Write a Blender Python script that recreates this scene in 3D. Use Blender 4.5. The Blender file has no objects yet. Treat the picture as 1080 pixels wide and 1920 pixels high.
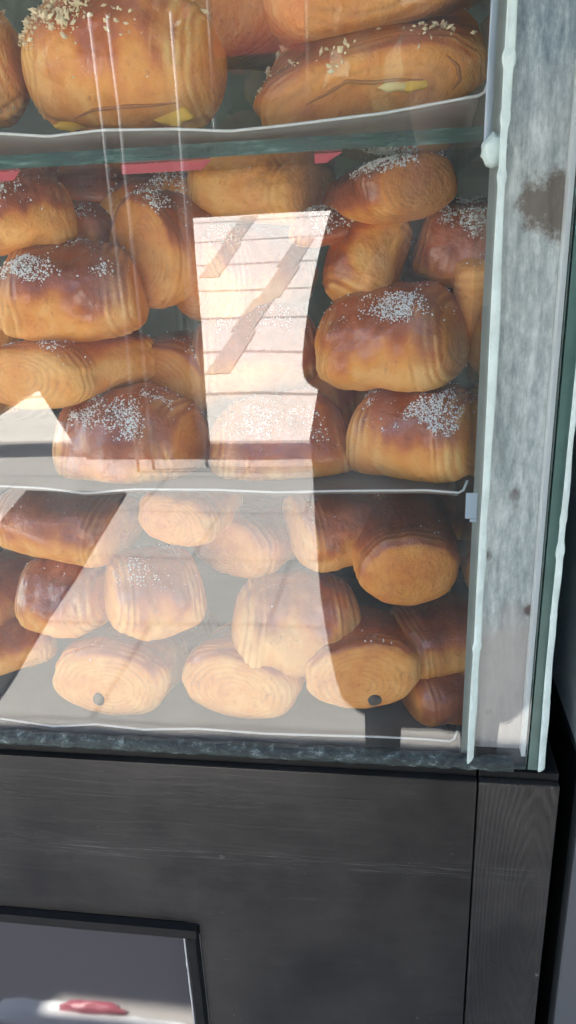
import bpy, bmesh, math, random
import numpy as np
from mathutils import Vector, Matrix, noise
random.seed(7); np.random.seed(7)
S = bpy.context.scene; COL = S.collection
R = math.radians

# ------------------------------------------------------------------ camera
W0, H0, F = 1080., 1920., 1400.
CAM = Vector((0, -.6, 1.36))
PITCH, ROLL, YAW = R(20.5), R(-2.5), R(8.5)
fwd = Vector((-math.sin(YAW)*math.cos(PITCH), math.cos(YAW)*math.cos(PITCH), -math.sin(PITCH)))
rt0 = fwd.cross(Vector((0, 0, 1))).normalized(); up0 = rt0.cross(fwd)
RT = math.cos(ROLL)*rt0 + math.sin(ROLL)*up0
UP = math.cos(ROLL)*up0 - math.sin(ROLL)*rt0
cd = bpy.data.cameras.new('camera'); cam = bpy.data.objects.new('camera', cd); COL.objects.link(cam)
m = Matrix((RT, UP, -fwd)).transposed().to_4x4(); m.translation = CAM; cam.matrix_world = m
cd.sensor_fit = 'VERTICAL'; cd.sensor_height = 36.; cd.lens = 36.*F/H0
cd.clip_start = .01; cd.clip_end = 300
S.camera = cam

def P(px, py, Y):                       # a spot of the photograph on the upright plane at depth Y
    d = fwd + RT*((px-540)/F) - UP*((py-960)/F)
    return CAM + d*((Y-CAM.y)/d.y)
def mpp(px, py, Y):                     # metres per photograph pixel there
    return (P(px, py, Y)-CAM).dot(fwd)/F

# ------------------------------------------------------------------ helpers
def empty(name, loc=(0, 0, 0)):
    o = bpy.data.objects.new(name, None); COL.objects.link(o); o.location = loc; o.empty_display_size = .05
    return o
def tag(o, label=None, cat=None, group=None, kind=None):
    for k, v in (('label', label), ('category', cat), ('group', group), ('kind', kind)):
        if v: o[k] = v
    return o
def link(name, me, mats, parent=None, smooth=False):
    o = bpy.data.objects.new(name, me); COL.objects.link(o)
    for mt in (mats if isinstance(mats, (list, tuple)) else [mats]): me.materials.append(mt)
    if parent:
        o.parent = parent; o.matrix_parent_inverse = Matrix.Translation(-Vector(parent.location))
    if smooth:
        me.polygons.foreach_set('use_smooth', [True]*len(me.polygons))
    return o
def frombm(name, bm, mats, parent=None, smooth=False):
    me = bpy.data.meshes.new(name); bm.normal_update(); bm.to_mesh(me); bm.free()
    return link(name, me, mats, parent, smooth)
def box(bm, lo, hi, bev=0., mi=0):
    lo = Vector(lo); hi = Vector(hi)
    r = bmesh.ops.create_cube(bm, size=1.)
    for v in r['verts']:
        v.co = Vector(((v.co[i]+.5)*(hi[i]-lo[i])+lo[i]) for i in range(3))
    fs = set(f for v in r['verts'] for f in v.link_faces)
    for f in fs: f.material_index = mi
    if bev:
        es = list(set(e for f in fs for e in f.edges))
        bmesh.ops.bevel(bm, geom=es, offset=bev, segments=2, affect='EDGES', profile=.6)
def tube(bm, pts, rad, n=8, cap=True):
    pts = [Vector(p) for p in pts]; rings = []
    for i, p in enumerate(pts):
        t = (pts[min(i+1, len(pts)-1)]-pts[max(i-1, 0)]).normalized()
        a = t.orthogonal().normalized() if i == 0 else (a - t*a.dot(t)).normalized()
        b = t.cross(a); r = rad[i] if isinstance(rad, (list, tuple)) else rad
        rr = r if isinstance(r, tuple) else (r, r)
        rings.append([bm.verts.new(p+a*math.cos(2*math.pi*k/n)*rr[0]+b*math.sin(2*math.pi*k/n)*rr[1]) for k in range(n)])
    for A, B in zip(rings, rings[1:]):
        for k in range(n): bm.faces.new((A[k], A[(k+1) % n], B[(k+1) % n], B[k]))
    if cap:
        bm.faces.new(rings[0][::-1]); bm.faces.new(rings[-1])
def prism(bm, poly, off):               # polygon swept along off
    A = [bm.verts.new(Vector(p)) for p in poly]; B = [bm.verts.new(Vector(p)+Vector(off)) for p in poly]
    n = len(poly); bm.faces.new(A); bm.faces.new(B[::-1])
    for k in range(n): bm.faces.new((A[(k+1) % n], A[k], B[k], B[(k+1) % n]))
    bmesh.ops.recalc_face_normals(bm, faces=bm.faces)

RUST = (P(1045, 385, 0).x, P(1045, 385, 0).z)
SCUFF = P(400, 1585, 0).z
Z_WIPE_SKY = (P(960, 1190, 0).z, P(1010, 215, 0).z)
# ------------------------------------------------------------------ materials
class NT:
    def __init__(s, name):
        s.m = bpy.data.materials.new(name); s.m.use_nodes = True; s.t = s.m.node_tree; s.t.nodes.clear()
        s.out = s.t.nodes.new('ShaderNodeOutputMaterial')
    def n(s, ty, ins=None, **kw):
        nd = s.t.nodes.new('ShaderNode'+ty)
        for k, v in kw.items(): setattr(nd, k, v)
        for k, v in (ins or {}).items(): s.set(nd.inputs[k], v)
        return nd
    def set(s, inp, v):
        if isinstance(v, bpy.types.NodeSocket): s.t.links.new(v, inp)
        elif hasattr(v, 'outputs'): s.t.links.new(v.outputs[0], inp)
        else:
            if isinstance(v, tuple) and len(v) == 3 and inp.type == 'RGBA': v = (*v, 1)
            inp.default_value = v
    def math(s, op, a, b=0., c=0.):
        nd = s.n('Math', operation=op)
        for i, v in enumerate((a, b, c)): s.set(nd.inputs[i], v)
        return nd.outputs[0]
    def mix(s, f, a, b):
        nd = s.n('Mix', data_type='RGBA'); s.set(nd.inputs[0], f); s.set(nd.inputs[6], a); s.set(nd.inputs[7], b)
        return nd.outputs[2]
    def ramp(s, f, *st):
        nd = s.n('ValToRGB'); e = nd.color_ramp.elements
        while len(e) < len(st): e.new(.5)
        for el, (p, c) in zip(e, st):
            el.position = p; el.color = (*c, 1) if isinstance(c, tuple) else (c, c, c, 1)
        s.set(nd.inputs[0], f); return nd.outputs[0]
    def co(s, scale=(1, 1, 1), kind='Object'):
        tc = s.n('TexCoord'); mp = s.n('Mapping', {'Vector': tc.outputs[kind], 'Scale': scale}); return mp.outputs[0]
    def noise(s, vec, sc, det=4., rough=.55, dist=0.):
        return s.n('TexNoise', {'Vector': vec, 'Scale': sc, 'Detail': det, 'Roughness': rough, 'Distortion': dist}).outputs[0]
    def surf(s, sh): s.set(s.out.inputs['Surface'], sh); return s.m
    def bump(s, h, st, d=.01): return s.n('Bump', {'Height': h, 'Strength': st, 'Distance': d}).outputs[0]
    def pr(s, **kw):
        return s.n('BsdfPrincipled', {k.replace('_', ' '): v for k, v in kw.items()})

def plain(name, col, rough=.6, var=.15, sc=30., bump=.0, spec=.5, metal=0.):
    t = NT(name); v = t.co(); n = t.noise(v, sc)
    c = t.mix(n, tuple(x*(1-var) for x in col), tuple(min(1, x*(1+var)) for x in col))
    k = dict(Base_Color=c, Roughness=rough, Specular_IOR_Level=spec, Metallic=metal)
    if bump: k['Normal'] = t.bump(n, bump)
    return t.surf(t.pr(**k))

def mat_glass(name='window_glass', tint=(.965, .985, .975), film=.014, f0=.068):
    t = NT(name)
    g = t.n('NewGeometry'); dt = t.n('VectorMath', operation='DOT_PRODUCT')
    t.set(dt.inputs[0], g.outputs['Normal']); t.set(dt.inputs[1], g.outputs['Incoming'])
    c = t.math('ABSOLUTE', dt.outputs['Value'])
    fr = t.math('MULTIPLY_ADD', t.math('POWER', t.math('SUBTRACT', 1., c), 5.), 1-f0, f0)
    v = t.co(); wob = t.noise(v, 3.5, 2.)
    gl = t.n('BsdfGlossy', {'Roughness': 0., 'Normal': t.bump(wob, .10, .006)})
    tr = t.n('BsdfTransparent', {'Color': (*tint, 1)})
    a = t.n('MixShader', {0: fr, 1: tr, 2: gl})
    # greasy film, wiped in streaks
    st = t.noise(t.co((9, 9, 1.6)), 4., 5., .65)
    sm = t.noise(t.co((1, 1, 1)), 7., 4., .6)
    fm = t.math('MULTIPLY', t.ramp(st, (.4, 0.), (.75, 1.)), t.ramp(sm, (.35, .15), (.7, 1.)))
    # small dry specks and scratches
    vo = t.n('TexVoronoi', {'Vector': t.co((1, 1, .45)), 'Scale': 70.}, feature='F1')
    sp = t.math('MULTIPLY', t.ramp(vo.outputs['Distance'], (.0, 1.), (.055, .0)), t.ramp(t.noise(v, 11.), (.55, 0.), (.66, 1.)))
    fac = t.math('ADD', t.math('MULTIPLY', fm, film*3), t.math('ADD', film, t.math('MULTIPLY', sp, .35)))
    df = t.n('BsdfDiffuse', {'Color': (.8, .82, .8, 1)})
    return t.surf(t.n('MixShader', {0: fac, 1: a, 2: df}))

def mat_edge():                              # cut glass edge: dark bottle green with bright chips
    t = NT('glass_edge'); v = t.co((1, 1, 1)); n = t.noise(t.co((7, 30, 60)), 2., 5., .7)
    c = t.ramp(n, (.34, (.006, .022, .018)), (.55, (.022, .075, .060)), (.72, (.16, .27, .23)))
    return t.surf(t.pr(Base_Color=c, Roughness=.22, Normal=t.bump(n, .5, .003)))

def mat_dough():
    t = NT('baked_dough')
    a = t.n('VertexColor', layer_name='bake'); sp = t.n('SeparateColor', {0: a.outputs[0]})
    bake, ring, lay = sp.outputs[0], sp.outputs[1], sp.outputs[2]
    oi = t.n('ObjectInfo').outputs['Random']
    v = t.co(); n1 = t.noise(v, 38., 5., .6); n2 = t.noise(v, 160., 4., .6); n3 = t.noise(v, 14., 3.)
    k = t.math('ADD', bake, t.math('MULTIPLY', t.math('SUBTRACT', n1, .5), .75))
    k = t.math('ADD', k, t.math('MULTIPLY', t.math('SUBTRACT', n3, .5), .55))
    k = t.math('ADD', k, t.math('MULTIPLY', t.math('SUBTRACT', oi, .5), .16))
    c = t.ramp(k, (.0, (.84, .42, .118)), (.20, (.78, .315, .060)), (.38, (.69, .225, .037)), (.55, (.56, .142, .026)), (.72, (.45, .100, .024)), (1., (.28, .058, .019)))
    # laminated layers: thin darker lines between the leaves of dough
    c = t.mix(t.math('MULTIPLY', ring, .78), c, (.38, .145, .036))
    c = t.mix(t.math('MULTIPLY', lay, .95), c, (.84, .50, .19))
    sp2 = t.ramp(n2, (.60, 0.), (.72, 1.))
    c = t.mix(t.math('MULTIPLY', sp2, .30), c, (.16, .045, .015))
    ro = t.ramp(k, (.15, .62), (.6, .30))
    n4 = t.noise(v, 420., 3., .7); h = t.math('ADD', t.math('ADD', t.math('MULTIPLY', n2, .8), t.math('MULTIPLY', n4, .22)), n1)
    return t.surf(t.pr(Base_Color=c, Roughness=ro, Normal=t.bump(h, .75, .0028), Specular_IOR_Level=.5,
                       Coat_Weight=t.ramp(k, (.30, 0.), (.60, .75)), Coat_Roughness=.2,
                       Subsurface_Weight=0.))

def mat_black_paint(name, grain=(2.2, 2., 30.), base=.0130, cathedral=False):
    t = NT(name); v = t.co()
    g = t.noise(t.co(grain), 6., 5., .65, .6)
    if cathedral:
        tc = t.n('TexCoord'); cx_, cz_ = P(985, 1690, 0).x, P(985, 1690, 0).z
        mp = t.n('Mapping', {'Vector': tc.outputs['Object'], 'Scale': (78, 1, 12), 'Location': (-78*cx_, 0, -12*cz_)})
        w = t.n('TexWave', {'Vector': mp.outputs[0], 'Scale': 1., 'Distortion': 9., 'Detail': 4., 'Detail Scale': .6, 'Detail Roughness': .6}, wave_type='RINGS', rings_direction='Y')
        g = t.math('ADD', t.math('MULTIPLY', w.outputs['Fac'], .30), t.math('MULTIPLY', g, .5))
    dust = t.noise(v, 7., 5., .7); fine = t.noise(v, 240., 3., .7)
    sc = t.ramp(t.noise(t.co((5, 5, 60)), 3., 4., .7), (.66, 0.), (.78, 1.))
    c = t.mix(t.math('MULTIPLY', t.ramp(dust, (.40, 0.), (.70, 1.)), .75), (base, base*.93, base*.82), (base*3.0, base*2.75, base*2.4))
    c = t.mix(t.math('MULTIPLY', sc, .18), c, (.16, .16, .15))
    zz = t.n('SeparateXYZ', {'Vector': v}).outputs[2]
    band = t.math('ABSOLUTE', t.math('ADD', t.math('SUBTRACT', zz, SCUFF), t.math('MULTIPLY', t.math('SUBTRACT', t.noise(v, 5., 2.), .5), .02)))
    scf = t.math('MULTIPLY', t.ramp(band, (.0, 1.), (.016, 0.)), t.ramp(t.noise(t.co((4, 4, 220)), 3., 4., .75), (.54, 0.), (.68, 1.)))
    c = t.mix(t.math('MULTIPLY', scf, .5), c, (.22, .22, .21))
    spk = t.math('MULTIPLY', t.ramp(fine, (.64, 0.), (.74, 1.)), t.ramp(t.noise(v, 16., 3.), (.55, 0.), (.7, .5)))
    c = t.mix(spk, c, (.3, .3, .29))
    vo = t.n('TexVoronoi', {'Vector': t.co((1, 1, .8)), 'Scale': 17.}, feature='F1')
    chip = t.math('MULTIPLY', t.ramp(t.math('ADD', vo.outputs['Distance'], t.math('MULTIPLY', t.math('SUBTRACT', fine, .5), .22)), (.02, 1.), (.06, 0.)), t.ramp(t.noise(v, 9., 2.), (.50, 0.), (.56, 1.)))
    c = t.mix(t.math('MULTIPLY', chip, .6), c, (.32, .31, .29))
    ro = t.math('ADD', .22, t.math('MULTIPLY', dust, .26))
    return t.surf(t.pr(Base_Color=c, Roughness=ro, Specular_IOR_Level=.4, Normal=t.bump(g, .62 if cathedral else .20, .003)))

def mat_strip():                             # silvered strip, grey and smeared with wiped silicone
    t = NT('smeared_grey_strip'); n = t.noise(t.co((15, 15, 1.7)), 3.2, 8., .7, 1.1); b = t.noise(t.co((1, 1, .7)), 9., 4., .6)
    f = t.noise(t.co((60, 60, 22)), 3., 6., .75)
    c = t.ramp(t.math('ADD', t.math('MULTIPLY', n, .55), t.math('MULTIPLY', f, .45)), (.40, (.31, .35, .345)), (.5, (.53, .56, .545)), (.60, (.80, .82, .79)))
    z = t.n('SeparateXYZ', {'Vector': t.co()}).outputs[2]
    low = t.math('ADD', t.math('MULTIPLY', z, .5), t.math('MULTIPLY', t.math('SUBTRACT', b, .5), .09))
    wiped = t.ramp(low, (Z_WIPE_SKY[0]/2, 1.), (Z_WIPE_SKY[0]/2+.015, 0.))
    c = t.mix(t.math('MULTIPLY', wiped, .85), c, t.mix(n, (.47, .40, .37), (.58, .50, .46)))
    mirrored_sky = t.ramp(low, (Z_WIPE_SKY[1]/2, 0.), (Z_WIPE_SKY[1]/2+.02, 1.))  # reflected trees and sky painted as mottled blue near the top
    c = t.mix(t.math('MULTIPLY', mirrored_sky, .85), c, t.ramp(t.math('ADD', t.math('MULTIPLY', f, .6), t.math('MULTIPLY', n, .4)), (.38, (.12, .17, .21)), (.52, (.30, .37, .42)), (.64, (.60, .65, .67))))
    br = t.n('TexVoronoi', {'Vector': t.co((1, 1, .8)), 'Scale': 34.}, feature='F1')
    sp = t.math('MULTIPLY', t.ramp(t.math('ADD', br.outputs['Distance'], t.math('MULTIPLY', f, .18)), (.19, 1.), (.29, 0.)), t.ramp(t.noise(t.co(), 12., 2.), (.47, 0.), (.56, 1.)))
    c = t.mix(t.math('MULTIPLY', sp, .9), c, (.10, .05, .035))
    sx = t.n('SeparateXYZ', {'Vector': t.co()}); dz = t.math('DIVIDE', t.math('SUBTRACT', sx.outputs[2], RUST[1]), .028); dx = t.math('DIVIDE', t.math('SUBTRACT', sx.outputs[0], RUST[0]), .026)
    rr = t.math('ADD', t.math('ADD', t.math('MULTIPLY', dz, dz), t.math('MULTIPLY', dx, dx)), t.math('MULTIPLY', t.math('SUBTRACT', t.noise(t.co((1, 1, 1)), 60., 5., .7), .5), 3.4))
    c = t.mix(t.math('MULTIPLY', t.ramp(rr, (.25, 1.), (1., 0.)), .85), c, (.13, .075, .045))
    return t.surf(t.pr(Base_Color=c, Roughness=.35, Normal=t.bump(n, .3, .002), Metallic=.0))

def mat_paving(name, a, b, joint, sx, sy, stripe=None):
    t = NT(name)
    br = t.n('TexBrick', {'Vector': t.co(kind='UV'), 'Color1': (*a, 1), 'Color2': (*b, 1), 'Mortar': (*joint, 1), 'Scale': 1., 'Mortar Size': .024 if sx > 10 else .012, 'Brick Width': sx, 'Row Height': sy, 'Mortar Smooth': .2, 'Bias': 0.})
    n = t.noise(t.co(kind='UV'), 1.7, 6., .6)
    c = t.mix(t.math('MULTIPLY', t.math('SUBTRACT', 1., n), .45), br.outputs[0], tuple(x*.6 for x in a))
    return t.surf(t.pr(Base_Color=c, Roughness=.85))

M = dict(
    outer=plain('green_pane_edge', (.075, .135, .115), .25, .35, 40.),
    banner=plain('dark_red_cloth', (.26, .022, .016), .8, .6, 2.5),
    frost=plain('ground_glass_edge', (.26, .27, .25), .3, .25, 30.),
    dough=mat_dough(), glass=mat_glass(), clean=mat_glass('clear_shelf_glass', (.93, .975, .955), .004), edge=mat_edge(),
    board=mat_black_paint('black_painted_board', (1.2, 2., 12.)), post=mat_black_paint('black_painted_post', (28., 2., 2.), .017, True),
    rim=plain('black_painted_rim', (.0055, .0060, .0065), .5, .5, 60., .15, .22), strip=mat_strip(),
    bead=plain('white_sealant', (.52, .62, .57), .35, .32, 55., .4), rimbead=None,
    sugar=plain('sugar', (.90, .89, .88), .3, .1, 400.), flake=plain('nut_flakes', (.80, .66, .42), .55, .2, 300.),
    choc=plain('chocolate', (.030, .020, .018), .35, .3, 200.), fold=plain('dark_fold_crust', (.42, .16, .045), .7, .2, 200.), cream=plain('egg_custard', (.86, .50, .04), .45, .2, 120.),
    cheese=plain('pale_custard', (.80, .60, .26), .5, .1, 120.),
    tray=plain('tray_metal', (.34, .32, .30), .38, .25, 12., .05, .5, .35), lip=plain('tray_lip', (.62, .63, .62), .35, .15, 40.),
    clip=plain('clip_metal', (.45, .52, .60), .3, .1, 20.),
    red=plain('red_panel', (.50, .06, .085), .5, .1, 8.), green=plain('dark_green_paint', (.024, .030, .020), .6, .3, 6.),
    palebox=plain('cream_card', (.66, .55, .36), .7, .1, 20.), concrete=plain('shaded_wall', (.16, .17, .15), .8, .2, 4.),
    neigh=plain('grey_painted_panel', (.085, .092, .095), .35, .12, 9., .03), inner=plain('frosted_board', (.80, .86, .86), .5, .1, 9.), gap=plain('gap_shade_side', (.006, .006, .006), .6, .2, 9.),
    canvas=plain('grey_canvas', (.30, .29, .28), .9, .1, 3.), metal=plain('pale_pole_metal', (.30, .285, .27), .5, .1, 5., 0, .5, 0.),
    darkwood=plain('dark_stall_wood', (.018, .016, .015), .6, .3, 3.), jacket=plain('black_jacket', (.010, .010, .012), .8, .2, 20.),
    trouser=plain('dark_trousers', (.012, .012, .016), .85, .2, 20.), skin=plain('skin', (.34, .19, .13), .5, .1, 20.), hair=plain('dark_hair', (.012, .009, .008), .6, .2, 50.),
    shoe=plain('dark_shoes', (.02, .02, .02), .5, .2, 20.), streak_=plain('streak_black', (.018, .018, .018), .8, .2, 20.),
    bag=plain('white_plastic', (.86, .87, .86), .3, .04, 12.), pink=plain('pink_print', (.40, .085, .12), .4, .1, 12.),
    leaf=plain('dark_leaves', (.028, .05, .018), .6, .5, 1.2), bark=plain('bark', (.06, .045, .035), .9, .3, 6.),
    pave=mat_paving('grey_paving', (.43, .41, .385), (.39, .375, .355), (.27, .26, .25), .9, .6),
    slab=mat_paving('cream_slabs', (.88, .82, .75), (.86, .79, .72), (.36, .32, .29), 40., .63),
    dark_slab=plain('grey_brown_slab', (.50, .44, .39), .85, .15, 5.),
)
def mat_panel():
    t = NT('lacquered_panel'); v = t.co(); n = t.noise(v, 60., 3.)
    c = t.mix(n, (.035, .030, .030), (.05, .043, .042))
    return t.surf(t.pr(Base_Color=c, Roughness=.04, IOR=1.95, Normal=t.bump(t.noise(v, 5., 2.), .08, .004)))
M['panel'] = mat_panel()
def mat_rimbead():
    t = NT('scuffed_bottom_edge'); n = t.noise(t.co((45, 20, 90)), 2.2, 5., .75)
    c = t.ramp(n, (.40, (.008, .014, .013)), (.56, (.03, .05, .045)), (.72, (.28, .33, .31)))
    return t.surf(t.pr(Base_Color=c, Roughness=.4, Normal=t.bump(n, .8, .004)))
M['rimbead'] = mat_rimbead()

# ------------------------------------------------------------------ key measures of the case
Z_BOT = P(450, 1374, .02).z          # bottom tray
Z_MID = P(450, 918, .02).z
Z_SHELF = P(450, 292, .015).z        # underside of the glass shelf
Z_UP = P(450, 262, .015).z
Z_LEDGE = P(890, 1432, 0).z - .001
X_IN = P(905, 1000, 0).x             # inner side pane
X_OUT = P(1022, 1000, 0).x           # edge of the front glass
XL = -.80; DEPTH = .44; Z_TOP = 1.78

# ------------------------------------------------------------------ display case
case = tag(empty('display_case', (-.2, 0, Z_LEDGE)), 'glass bakery display case with pale sealant seams standing on the black cabinet', 'display case')
def pane(name, lo, hi, mats, parent, thin):      # slab of glass, big faces clear and rims green
    bm = bmesh.new(); box(bm, lo, hi)
    bm.normal_update()
    for f in bm.faces: f.material_index = 0 if abs(f.normal[thin]) > .9 else 1
    return frombm(name, bm, mats, parent)
GT = .005
pane('front_pane', (XL, -GT, Z_LEDGE+.001), (X_OUT, 0, Z_TOP), [M['glass'], M['edge']], case, 1)
pane('side_pane', (X_IN-.0090, .0012, Z_LEDGE+.002), (X_IN-.0015, DEPTH, Z_TOP), [M['clean'], M['frost']], case, 0)
pane('outer_pane', (X_OUT+.0015, -GT-.0005, Z_LEDGE+.002), (X_OUT+.0125, DEPTH, Z_TOP), [M['outer'], M['outer']], case, 0)
pane('glass_shelf', (XL, .014, Z_SHELF), (X_IN-.0135, DEPTH-.02, Z_UP-.001), [M['clean'], M['edge']], case, 2)
bm = bmesh.new(); box(bm, (X_IN+.0045, .012, Z_LEDGE+.012), (X_OUT-.0045, .016, Z_TOP)); frombm('corner_strip', bm, M['strip'], case)
bm = bmesh.new(); box(bm, (X_OUT-.0042, .0005, Z_LEDGE+.012), (X_OUT-.0005, .018, Z_TOP)); frombm('sunlit_sliver', bm, M['bag'], case)  # white sliver standing for sunlit background seen between the panes

def bead(name, x, y, z0, z1, r, seed, n=420, flat=.34, mt='bead'):
    bm = bmesh.new(); pts = []; rad = []
    for i in range(n):
        z = z0+(z1-z0)*i/(n-1)
        a = noise.noise(Vector((seed, z*9, 0))); b = noise.noise(Vector((seed+9, z*28, 0))); c = noise.noise(Vector((seed+5, z*6, 3)))
        pts.append((x+c*.0022+b*.0006, y+a*.0004, z)); sp_ = noise.noise(Vector((seed+2, z*55, 0))); k = r*(1+.32*a+.16*b+1.2*max(0., sp_-.36))
        rad.append((k, k*flat))
    tube(bm, pts, [(q[1], q[0]) for q in rad] if False else rad, 12); return frombm(name, bm, M[mt], case, True)
bead('sealant_bead', X_IN-.0005, -GT-.0012, Z_LEDGE+.006, Z_TOP, .0048, 3.1)
bead('sealant_bead', X_OUT+.013, -GT-.001, Z_LEDGE+.003, Z_TOP, .0042, 8.7)
bead('sealant_bead', X_IN-.010, .0015, P(900, 275, 0).z, Z_TOP, .0060, 5.3, 120, .2, 'clip')
# blob of sealant where the shelf meets the seam
bm = bmesh.new(); bmesh.ops.create_icosphere(bm, subdivisions=3, radius=1.)
c0 = P(926, 282, -.003)
for v in bm.verts:
    d = v.co.copy(); k = 1+.3*noise.noise(d*2.2)
    v.co = Vector((c0.x+d.x*.0085*k, c0.y+d.y*.003, c0.z+d.z*.011*k))
frombm('sealant_bead', bm, M['bead'], case, True)
# bottom edge of the front pane: scuffed lumpy strip of old putty
bm = bmesh.new(); pts = []; rad = []
for i in range(200):
    x = XL+(X_OUT-.012-XL)*i/199
    a = noise.noise(Vector((x*30, 2, 0))); b = noise.noise(Vector((x*90, 7, 0)))
    pts.append((x, -GT-.0005, Z_LEDGE+.0075+a*.0012)); k = .0074*(1+.18*a+.16*b); rad.append((k*.45, k) if False else (k, k*.5))
tube(bm, pts, rad, 10); frombm('putty_strip', bm, M['rimbead'], case, True)
bm = bmesh.new(); box(bm, (XL, DEPTH-.006, Z_LEDGE+.002), (X_IN-.0135, DEPTH-.001, Z_TOP)); frombm('rear_pane', bm, M['clean'], case)
# folded clip at the end of the middle tray
bm = bmesh.new(); a = P(874, 924, .001); b = P(893, 972, .001)
box(bm, (a.x, .0003, b.z), (b.x, .0010, a.z)); box(bm, (a.x+.004, .0002, b.z-.003), (b.x, .0009, b.z-.0004))
frombm('shelf_clip', bm, M['clip'], case)

# ------------------------------------------------------------------ trays
def tray(label, pts, z0, x1, tilt=0., dep=.38):
    t = tag(empty('baking_tray', (-.3, .2, z0)), label, 'tray', 'trays in the display case')
    bm = bmesh.new(); n = 120; rows = []
    prof = [(.0, .0042), (.0012, .0048), (.0022, .0030), (.004, .0), (.05, -.0004), (.2, 0.), (dep, 0.)]
    xs = [XL+.01+(x1-XL-.01)*i/(n-1) for i in range(n)]
    def wob(x): return np.interp(x, [p[0] for p in pts], [p[1] for p in pts])
    lipb = bmesh.new(); lp = []
    for x in xs:
        w = float(wob(x)); tz = tilt*(x-x1+.2) if tilt and x > x1-.2 else 0.
        rows.append([bm.verts.new((x, .010+y, z0+zz+w*(1. if y < .01 else .0)+tz)) for y, zz in prof])
        lp.append((x, .0095, z0+.0044+w+tz))
    for A, B in zip(rows, rows[1:]):
        for k in range(len(prof)-1): bm.faces.new((A[k], B[k], B[k+1], A[k+1]))
    bmesh.ops.solidify(bm, geom=bm.faces[:], thickness=.0010)
    frombm('sheet', bm, M['tray'], t, True)
    e = lp[-1]; lp += [(e[0]+.004, e[1]+.001, e[2]+.002), (e[0]+.007, e[1]+.003, e[2]+.010)]
    tube(lipb, lp, .00105, 8); frombm('rolled_lip', lipb, M['lip'], t, True)
    return t
def wav(row, pix, z0, Y=.0195):
    r = []
    for px, py in pix:
        p = P(px, py, Y-.01); r.append((p.x, p.z-z0-.0044))
    return r
tray('thin metal tray with wavy pale lip holding the middle tier of pastries', wav('m', [(-300, 905), (0, 911), (80, 915), (160, 925), (250, 917), (400, 918), (520, 923), (640, 920), (800, 919), (862, 924)], Z_MID), Z_MID, P(862, 920, .0).x)
tray('thin metal tray with wavy pale lip at the foot of the display case', wav('b', [(-300, 1338), (0, 1347), (100, 1362), (180, 1358), (270, 1368), (370, 1366), (500, 1376), (700, 1381), (800, 1386), (845, 1390)], Z_BOT), Z_BOT, P(845, 1390, .0).x)
tray('dull tray holding the custard pastries on the green edged glass shelf', wav('u', [(-300, 252), (0, 250), (90, 256), (190, 244), (330, 242), (430, 246), (500, 239), (560, 232), (720, 212), (905, 178)], Z_UP+.003), Z_UP+.003, P(900, 178, .0).x)

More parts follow.
